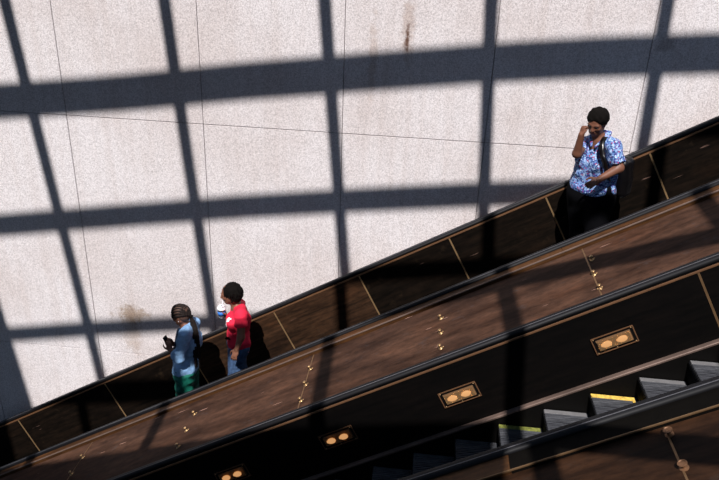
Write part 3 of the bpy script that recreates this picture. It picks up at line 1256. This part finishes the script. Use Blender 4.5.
        bparts.append(obj('shoulder_strap', bm, 'leather', None, True))
    hb = bc + R[2] * .19
    bparts.append(obj('carry_loop', tube([hb - R[0] * .04, hb - R[0] * .03 + R[2] * .035, hb + R[0] * .03 + R[2] * .035, hb + R[0] * .04], .007, 8), 'leather', None, True))
    zp_ = [bc + R[1] * .085 + R[2] * .10 + R[0] * x for x in (-.10, -.05, 0, .05, .10)]
    bparts.append(obj('zipper', tube(zp_, .004, 6), 'gunmetal', None, True))
    settle(bparts, bp)


def settle(parts, root):
    """re-base world-space meshes under the thing's Empty"""
    off = Vector(root.location)
    for p in parts:
        p.data.transform(Matrix.Translation(-off))
        for ch in p.children:
            ch.data.transform(Matrix.Translation(-off))
        p.parent = root


# ================================================================== rider 2: red T-shirt, drinking through a straw
def rider_red():
    f = unit((-.94, -.34, 0))
    l = np.array((-f[1], f[0], 0.))
    l = l if l[1] < 0 else -l                       # her left is nearer the camera
    zt, xt = tread_z(-1.90)
    px, py = -1.845, 6.3
    root = thing('person', 'person with short black curls in red T-shirt and jeans, drinking through a straw', 'person', (px, py, zt))
    O = np.array((px, py, zt))
    up = np.array((0, 0, 1.))
    hc = v3(at(231.0, 293.5, 6.28)) + (0, 0, -.005)
    top = hc[2]
    H = Field(O + (-.48, -.42, -.02), O + (.35, .42, top - zt + .2), .0075)
    neck = v3(at(238, 306, 6.3))
    hf = unit((-1, -.08, -.22))
    hR = frame(hf, (-.15, 0, 1))
    P = build_head(H, hc, hR, .98)
    H.cone(hc + (.02, 0, -.05), neck + (.0, 0, -.04), .048, .054, .03)
    sL = v3(at(241.5, 314.5, 6.13))
    sR = sL - l * .30 + (0, 0, -.055)
    mid = (sL + sR) / 2
    chest = mid + (-.01, 0, -.12)
    pel = np.array((px - .005, py, zt + .86))
    H.cone(sR, sL, .058, .058, .05)
    H.cone(neck + (0, 0, -.05), chest, .06, .09, .05)
    H.cone(chest, pel + (0, 0, .10), .095, .10, .05)
    H.cone(pel - l * .06, pel + l * .06, .105, .105, .05)
    eL = v3(at(241.5, 337, 6.05))
    wL = v3(at(237.0, 349.5, 6.00))
    H.cone(sL, eL, .048, .040, .03)
    H.cone(eL, wL, .039, .025, .02)
    build_hand(H, wL, wL - eL + (0.0, 0, -.02), (.2, .9, 0), (-1, 0, 0), .32, .95)
    # right arm raised with the cup
    cup = v3(at(221.6, 311, 6.34))
    wR = cup + (.045, .03, -.075)
    eR = sR + f * .08 + (0, .0, -.24)
    H.cone(sR, eR, .048, .040, .03)
    H.cone(eR, wR, .039, .025, .02)
    build_hand(H, wR, (-.28, .02, .95), (-.75, -.55, .1), (-.2, -.9, .0), .62, .92)
    feet = ((-1.83, 6.42), (-1.86, 6.19))
    for sg, foot in zip((-1, 1), feet):
        hip = pel + l * sg * .09
        an = np.array((foot[0], foot[1], zt + .09))
        kn = (hip + an) / 2 + f * .04
        H.cone(hip, kn, .09, .058, .05)
        H.cone(kn, an, .054, .036, .03)
        H.cone(an, an + f * .1 + (0, 0, -.05), .036, .025, .03)
    parts = [obj('body', H.mesh('body'), 'skin2', None)]
    # hair of short twists
    A = Field(hc - .18, hc + .18, .0055)
    A.ell(P(0, -.030, .035), (.092, .100, .088), hR, .01)
    A.ell(P(0, -.060, -.025), (.080, .062, .080), hR, .03)
    rs = np.random.RandomState(4)
    for i in range(210):
        th, ph = rs.uniform(0, 6.28), rs.uniform(-1.05, 1.45)
        q = np.array((math.cos(ph) * math.cos(th) * .092, -.030 + math.cos(ph) * math.sin(th) * .10, .030 + math.sin(ph) * .09))
        if q[1] > .045 and q[2] < .07:
            continue
        e = q + np.array((q[0] * .12, (q[1] + .03) * .12, -.032))
        A.cone(P(*q), P(*e), .011, .007, .003)
    A.ell(P(0, .105, -.040), (.082, .080, .088), hR, .01, 'sub')
    A.ell(P(.085, .025, -.045), (.045, .035, .04), hR, .01, 'sub')
    A.ell(P(-.085, .025, -.045), (.045, .035, .04), hR, .01, 'sub')
    parts.append(obj('hair', A.mesh('hair'), 'hair', None))
    # T-shirt
    B = Field(O + (-.40, -.45, .6), O + (.35, .45, top - zt), .0075)
    B.cone(sR, sL, .064, .064, .03)
    B.cone(neck + (0, 0, -.05), chest, .070, .108, .04)
    B.cone(chest, pel + (0, 0, .14), .116, .118, .05)
    for sg in (-1, 1):
        B.ell(chest + f * .085 + l * sg * .07 + (0, 0, -.015), (.068, .055, .062), frame(f, up), .04)
    B.cone(pel + (0, 0, .05) - l * .06, pel + (0, 0, .05) + l * .06, .124, .124, .05)
    B.cone(sR, sR + (eR - sR) * .45, .064, .064, .04)
    B.cone(sL, sL + (eL - sL) * .42, .066, .070, .04)
    B.folds(.0045, 24, 24, 8)
    B.creases(.006, 26, 12)
    B.half(O + (0, 0, .80), (0, 0, -1))
    for a, b, t in ((sR, eR, .46), (sL, eL, .44)):
        d = unit(b - a)
        c = a + (b - a) * t
        B.cone(c + d * .085, c + d * .16, .085, .085, .004, 'sub')
    B.ell(neck + f * .03 + (0, 0, .0), (.06, .065, .045), frame(f, up), .01, 'sub')
    shirt = obj('t_shirt', B.mesh('t_shirt'), 'red_shirt', None)
    parts.append(shirt)
    # white chest print following the shirt: a thin shell of the same surface
    Bf = B.F.copy()
    B.F = B.F - .0035
    pc = chest + f * .13 + l * .05 + (0, 0, .0)
    keep = np.full(B.F.shape, .2, np.float32)
    Q = Field(B.lo, B.lo + B.h * (np.array(B.n) - 1), B.h)
    rs = np.random.RandomState(2)
    for a, b, r in (((0, 0, .05), (0, .012, -.045), .012), ((0, -.02, .03), (0, .035, .02), .011), ((0, .03, -.01), (0, -.02, -.03), .011), ((0, .02, .05), (0, .028, .03), .009)):
        Q.cone(pc + np.array((.0, a[1], a[2])), pc + np.array((.0, b[1], b[2])), r, r, .002, flat=((1, 0, 0), .18))
    n = np.minimum(Q.F.shape, B.F.shape)
    B.F = B.F[:n[0], :n[1], :n[2]]
    B.F = np.maximum(B.F, Q.F[:n[0], :n[1], :n[2]])
    B.n = n
    parts.append(obj('chest_print', B.mesh('chest_print'), 'white_print', None))
    # jeans with bright pocket trim
    T = Field(O + (-.35, -.36, .04), O + (.35, .36, 1.1), .0085)
    T.cone(pel - l * .065, pel + l * .065, .118, .118, .05)
    for sg, foot in zip((-1, 1), feet):
        hip = pel + l * sg * .09 + (0, 0, -.06)
        an = np.array((foot[0], foot[1], zt + .11))
        T.cone(hip + f * .02, (hip + an) / 2 + f * .035, .108, .085, .04)
        T.cone((hip + an) / 2 + f * .035, an, .085, .065, .04)
    T.folds(.005, 26, 16, 13)
    T.half(O + (0, 0, .075), -up)
    T.half(O + (0, 0, .95), up)
    parts.append(obj('jeans', T.mesh('jeans'), 'jeans', None))
    w0 = pel + l * .128 + (.03, 0, -.04)
    parts.append(obj('pocket_trim', tube([w0 + (.0, .012, -.02), w0 + (.02, .004, -.008), w0 + (.04, .004, .004), w0 + (.06, .016, .012)], .0065, 8), 'pink_print', None, True))
    b0 = O + (0, 0, .83)
    parts.append(obj('waist_pouch', box(b0[0] - .120, b0[0] - .03, b0[1] - .14, b0[1] - .09, b0[2] + .15, b0[2] + .163, .006), 'trousers_black', None))
    fp = thing('tmp', '', '')
    face_parts(fp, P, hR, .98)
    for foot in feet:
        shoe(fp, foot, zt, f, 'shoe_white')
    for c in list(fp.children):
        c.parent = None
        parts.append(c)
    bpy.data.objects.remove(fp)
    settle(parts, root)
    # the cup
    ax = unit((0.06, -.02, 1))
    cr = thing('drink_cup', 'clear plastic cup with blue sleeve and straw held by the person in red', 'cup', tuple(cup + (0, 0, -.075)))
    m4 = Vector((0, 0, 1)).rotation_difference(Vector(ax)).to_matrix().to_4x4()
    cu = lathe([(.030, 0), (.034, .01), (.044, .105), (.046, .108), (.0425, .108), (.032, .012), (.028, .004)], 28, None, m4)
    cparts = obj('cup', cu, 'cup', cr, True)
    obj('drink', lathe([(.029, .006), (.0315, .012), (.0395, .088), (.036, .0885)], 24, None, m4), 'drink', cr, True)
    obj('sleeve', lathe([(.0365, .028), (.0425, .082), (.0432, .082), (.0372, .028)], 28, None, m4), 'cup_label', cr, True)
    obj('lid', lathe([(.0465, .106), (.0475, .112), (.044, .116), (.040, .132), (.028, .144), (.010, .148), (.008, .146), (.026, .141), (.038, .130), (.042, .114)], 28, None, m4), 'white_plastic', cr, True)
    mouth = P(0, .10, -.055)
    st0 = Vector(m4 @ Vector((0, 0, .02)))
    mo = Vector(mouth) - Vector(cr.location)
    obj('straw', tube([st0, st0.lerp(mo, .5), mo], .0042, 10), 'white_plastic', cr, True)


# ================================================================== rider 3: braided ponytail, denim shirt, green trousers
def rider_denim():
    f = unit((-1, -.02, 0))
    wide = .145
    l = np.array((-f[1], f[0], 0.))
    zt, xt = tread_z(-2.50)
    px, py = -2.49, 6.3
    root = thing('person', 'person with long braided ponytail in light denim shirt and green trousers, leftmost rider', 'person', (px, py, zt))
    O = np.array((px, py, zt))
    up = np.array((0, 0, 1.))
    hc = v3(at(181.0, 315, 6.27)) + (0, 0, .0)
    top = hc[2]
    H = Field(O + (-.48, -.42, -.02), O + (.38, .45, top - zt + .2), .0075)
    neck = v3(at(186.5, 326, 6.3))
    hf = unit((-.90, .12, -.36))
    hR = frame(hf, (-.2, 0, 1))
    P = build_head(H, hc, hR, .98)
    H.cone(hc + (.02, 0, -.045), neck + (0, 0, -.04), .048, .056, .03)
    sL = v3(at(185.5, 334, 6.12))
    sR = sL - l * .29 + (0, 0, -.05)
    mid = (sL + sR) / 2
    chest = mid + (-.0, 0, -.13)
    pel = np.array((px + .02, py, zt + .84))
    H.cone(sR, sL, .060, .060, .05)
    H.cone(neck + (0, 0, -.05), chest, .06, .095, .05)
    H.cone(chest, pel + (0, 0, .10), .10, .10, .05)
    H.cone(pel - l * .06, pel + l * .06, .105, .105, .05)
    eL = v3(at(179.5, 357.5, 6.08))
    wL = v3(at(171.0, 350, 6.13))
    H.cone(sL, eL, .048, .042, .03)
    H.cone(eL, wL, .041, .026, .02)
    build_hand(H, wL, (-.25, .10, .85), (-.5, .8, .1), (-.8, -.4, 0), .8, .88)
    eR = sR + f * .05 + (0, 0, -.27)
    wR = wL + (-.01, .10, .01)
    H.cone(sR, eR, .048, .042, .03)
    H.cone(eR, wR, .041, .026, .02)
    build_hand(H, wR, (-.25, -.10, .85), (-.5, -.8, .1), (-.8, .4, 0), .8, .88)
    feet = ((-2.47, 6.42), (-2.49, 6.18))
    for sg, foot in zip((-1, 1), feet):
        hip = pel + l * sg * .09
        an = np.array((foot[0], foot[1], zt + .09))
        kn = (hip + an) / 2 + f * .04
        H.cone(hip, kn, .09, .058, .05)
        H.cone(kn, an, .054, .036, .03)
        H.cone(an, an + f * .1 + (0, 0, -.05), .036, .025, .03)
    parts = [obj('body', H.mesh('body'), 'skin', None)]
    # cornrows: rows of plaits running from the forehead to the nape, scalp between them
    A = Field(hc - .18, hc + .18, .004)
    A.ell(P(0, -.018, .034), (.082, .097, .091), hR, .01)
    A.ell(P(0, -.045, -.01), (.066, .060, .070), hR, .03)
    A.ell(P(0, .105, -.045), (.085, .080, .095), hR, .01, 'sub')
    A.ell(P(.088, .03, -.04), (.045, .04, .04), hR, .01, 'sub')
    A.ell(P(-.088, .03, -.04), (.045, .04, .04), hR, .01, 'sub')
    parts.append(obj('parted_scalp', A.mesh('parted_scalp'), 'scalp', None))
    A = Field(hc - .18, hc + .18, .004)
    knot = P(0, -.118, -.030)
    for i in range(11):
        th = (i - 5) / 5 * 1.42
        pts = []
        for j in range(17):
            t = j / 16
            # arc over the skull front to back
            al = 1.05 - t * 2.55
            r = .082
            rx = .084 * math.sin(th) * max(.0, math.cos(al * .62)) ** .7
            y = -.018 + .098 * math.sin(al) * (1 - .12 * abs(math.sin(th)))
            z = .034 + .092 * math.cos(al) * math.cos(th) - (.02 * abs(math.sin(th)))
            q = P(rx, y, z)
            if t > .75:
                w = (t - .75) / .25
                q = q * (1 - w) + knot * w
            pts.append(q)
        for a, b in zip(pts, pts[1:]):
            m_ = (a + b) / 2
            A.cone(a, m_, .0085, .0118, .002)
            A.cone(m_, b, .0118, .0085, .002)
    parts.append(obj('cornrows', A.mesh('cornrows'), 'braid', None))
    # ponytail of braids falling down the back
    bm = bmesh.new()
    rs = random.Random(5)
    k0 = Vector(knot)
    tail = [v3(at(193.5, 322.5, 6.24)), v3(at(196, 333, 6.19)), v3(at(197.2, 345, 6.18)), v3(at(197.8, 358, 6.18)), v3(at(198.5, 368, 6.19))]
    for i in range(13):
        a = i * 2.4
        rr = .007 * math.sqrt(i) * 1.15
        o_ = Vector((math.cos(a) * rr, math.sin(a) * rr * .6, 0))
        ctr = [k0] + [Vector(q) + o_ * (1 + .15 * j) for j, q in enumerate(tail[:4 + (i % 2)])]
        pts = []
        for s in range(len(ctr) - 1):
            a0, a1, a2, a3 = ctr[max(0, s - 1)], ctr[s], ctr[s + 1], ctr[min(len(ctr) - 1, s + 2)]
            for j in range(8):
                t = j / 8
                pts.append(.5 * ((2 * a1) + (a2 - a0) * t + (2 * a0 - 5 * a1 + 4 * a2 - a3) * t * t + (-a0 + 3 * a1 - 3 * a2 + a3) * t ** 3))
        tube(pts, [.0072 + .0020 * math.sin(j * 2.1) for j in range(len(pts))], 7, bm)
    parts.append(obj('ponytail', bm, 'braid', None, True))
    hb = bmesh.new()
    hd = unit(tail[0] - np.array(knot))
    hm = Matrix.Translation(k0 + Vector(hd) * .012) @ Vector((0, 0, 1)).rotation_difference(Vector(hd)).to_matrix().to_4x4()
    lathe([(.020, -.008), (.026, -.005), (.027, .0), (.026, .005), (.020, .008)], 18, hb, hm)
    parts.append(obj('hair_band', hb, 'hair', None, True))
    # denim shirt
    B = Field(O + (-.48, -.45, .55), O + (.38, .45, top - zt + .05), .0075)
    B.cone(sR, sL, .066, .066, .03)
    B.cone(neck + (0, 0, -.045), chest, .068, .112, .04)
    B.cone(chest, pel + (0, 0, .14), .122, .122, .05)
    B.cone(pel + (0, 0, .03) - l * .07, pel + (0, 0, .03) + l * .06, .126, .126, .05)
    B.cone(sL, eL, .062, .056, .02)
    B.cone(eL, eL + (wL - eL) * .35, .054, .050, .02)
    B.cone(sR, eR, .062, .056, .02)
    B.cone(eR, eR + (wR - eR) * .45, .054, .050, .02)
    B.folds(.004, 30, 30, 18)
    B.creases(.010, 27, 22, .9)
    B.F -= .006
    B.half(O + (0, 0, .72), (0, 0, -1))
    B.ell(neck + f * .045 + (0, 0, .0), (.05, .06, .05), frame(f, up), .01, 'sub')
    parts.append(obj('denim_shirt', B.mesh('denim_shirt'), 'denim', None))
    # collar of the shirt
    K = Field(neck - .16, neck + .16, .005)
    for sg in (-1, 1):
        K.cone(neck - f * .05 + l * sg * .045 + (0, 0, .0), neck + f * .06 + l * sg * .05 + (0, 0, -.04), .017, .015, .01)
    K.cone(neck - f * .055 - l * .045, neck - f * .055 + l * .045, .017, .017, .01)
    parts.append(obj('collar', K.mesh('collar'), 'denim', None))
    # navy front hanging open
    V = Field(O + (-.48, -.42, .6), O + (.2, .45, 1.4), .0075)
    V.cone(chest + f * .055 + (0, 0, .05), pel + f * .05 + (0, 0, .18),   .092, .10, .05)
    V.folds(.007, 30, 14, 31)
    parts.append(obj('navy_vest_front', V.mesh('navy_vest_front'), 'navy', None))
    T = Field(O + (-.35, -.36, .03), O + (.38, .36, 1.1), .008)
    T.cone(pel - l * .065, pel + l * .065, .120, .120, .05)
    for sg, foot in zip((-1, 1), feet):
        hip = pel + l * sg * .085 + (0, 0, -.06)
        an = np.array((foot[0], foot[1], zt + .11))
        T.cone(hip, an, .108, .075, .04)
    T.creases(.011, 32, 17)
    T.half(O + (0, 0, .075), -up)
    T.half(O + (0, 0, .95), up)
    parts.append(obj('trousers', T.mesh('trousers'), 'green', None))
    fp = thing('tmp', '', '')
    face_parts(fp, P, hR, .98)
    e = bmesh.new()
    bmesh.ops.create_uvsphere(e, u_segments=10, v_segments=6, radius=.004, matrix=Matrix.Translation(Vector(P(-.080, .0, -.036))))
    obj('earring', e, 'white_plastic', fp, True)
    for foot in feet:
        shoe(fp, foot, zt, f, 'shoe_black')
    for c in list(fp.children):
        c.parent = None
        parts.append(c)
    bpy.data.objects.remove(fp)
    settle(parts, root)
    # phone held up in both hands
    pc = (wL + wR) / 2 + (-.050, 0, .075)
    ph = thing('phone', 'black phone held up in the hands of the leftmost rider', 'phone', tuple(pc))
    ph.rotation_euler = (0, math.radians(-25), math.radians(-10))
    obj('case', box(-.0045, .0045, -.034, .034, -.056, .056, .003), 'phone', ph)
    obj('screen', box(.0046, .0052, -.030, .030, -.051, .051), 'phone', ph)


rider_blouse()
rider_red()
rider_denim()

# ------------------------------------------------------------------ light
sl = bpy.data.lights.new('sun', 'SUN')
sl.energy = 7.0
sl.angle = math.radians(.5)
sl.color = (1.0, .955, .93)
so = bpy.data.objects.new('sun', sl)
C.objects.link(so)
so.rotation_euler = SUN.to_track_quat('Z', 'Y').to_euler()
so.location = (0, -10, 12)
w = bpy.data.worlds.new('sky')
bpy.context.scene.world = w
w.use_nodes = True
wn = w.node_tree
bg = wn.nodes['Background']
wtc = wn.nodes.new('ShaderNodeTexCoord')
wsp = wn.nodes.new('ShaderNodeSeparateXYZ')
wn.links.new(wtc.outputs['Generated'], wsp.inputs[0])
wr = ramp(wn, [(0.0, (.03, .03, .03)), (.06, (.62, .74, .92)), (.5, (.40, .62, 1.0))])
wn.links.new(wsp.outputs[2], wr.inputs['Fac'])
wn.links.new(wr.outputs['Color'], bg.inputs[0])
bg.inputs[1].default_value = .33

sc = bpy.context.scene
sc.view_settings.view_transform = 'Standard'
sc.view_settings.look = 'None'
sc.view_settings.exposure = 0
sc.view_settings.gamma = 1
sc.view_settings.use_curve_mapping = False
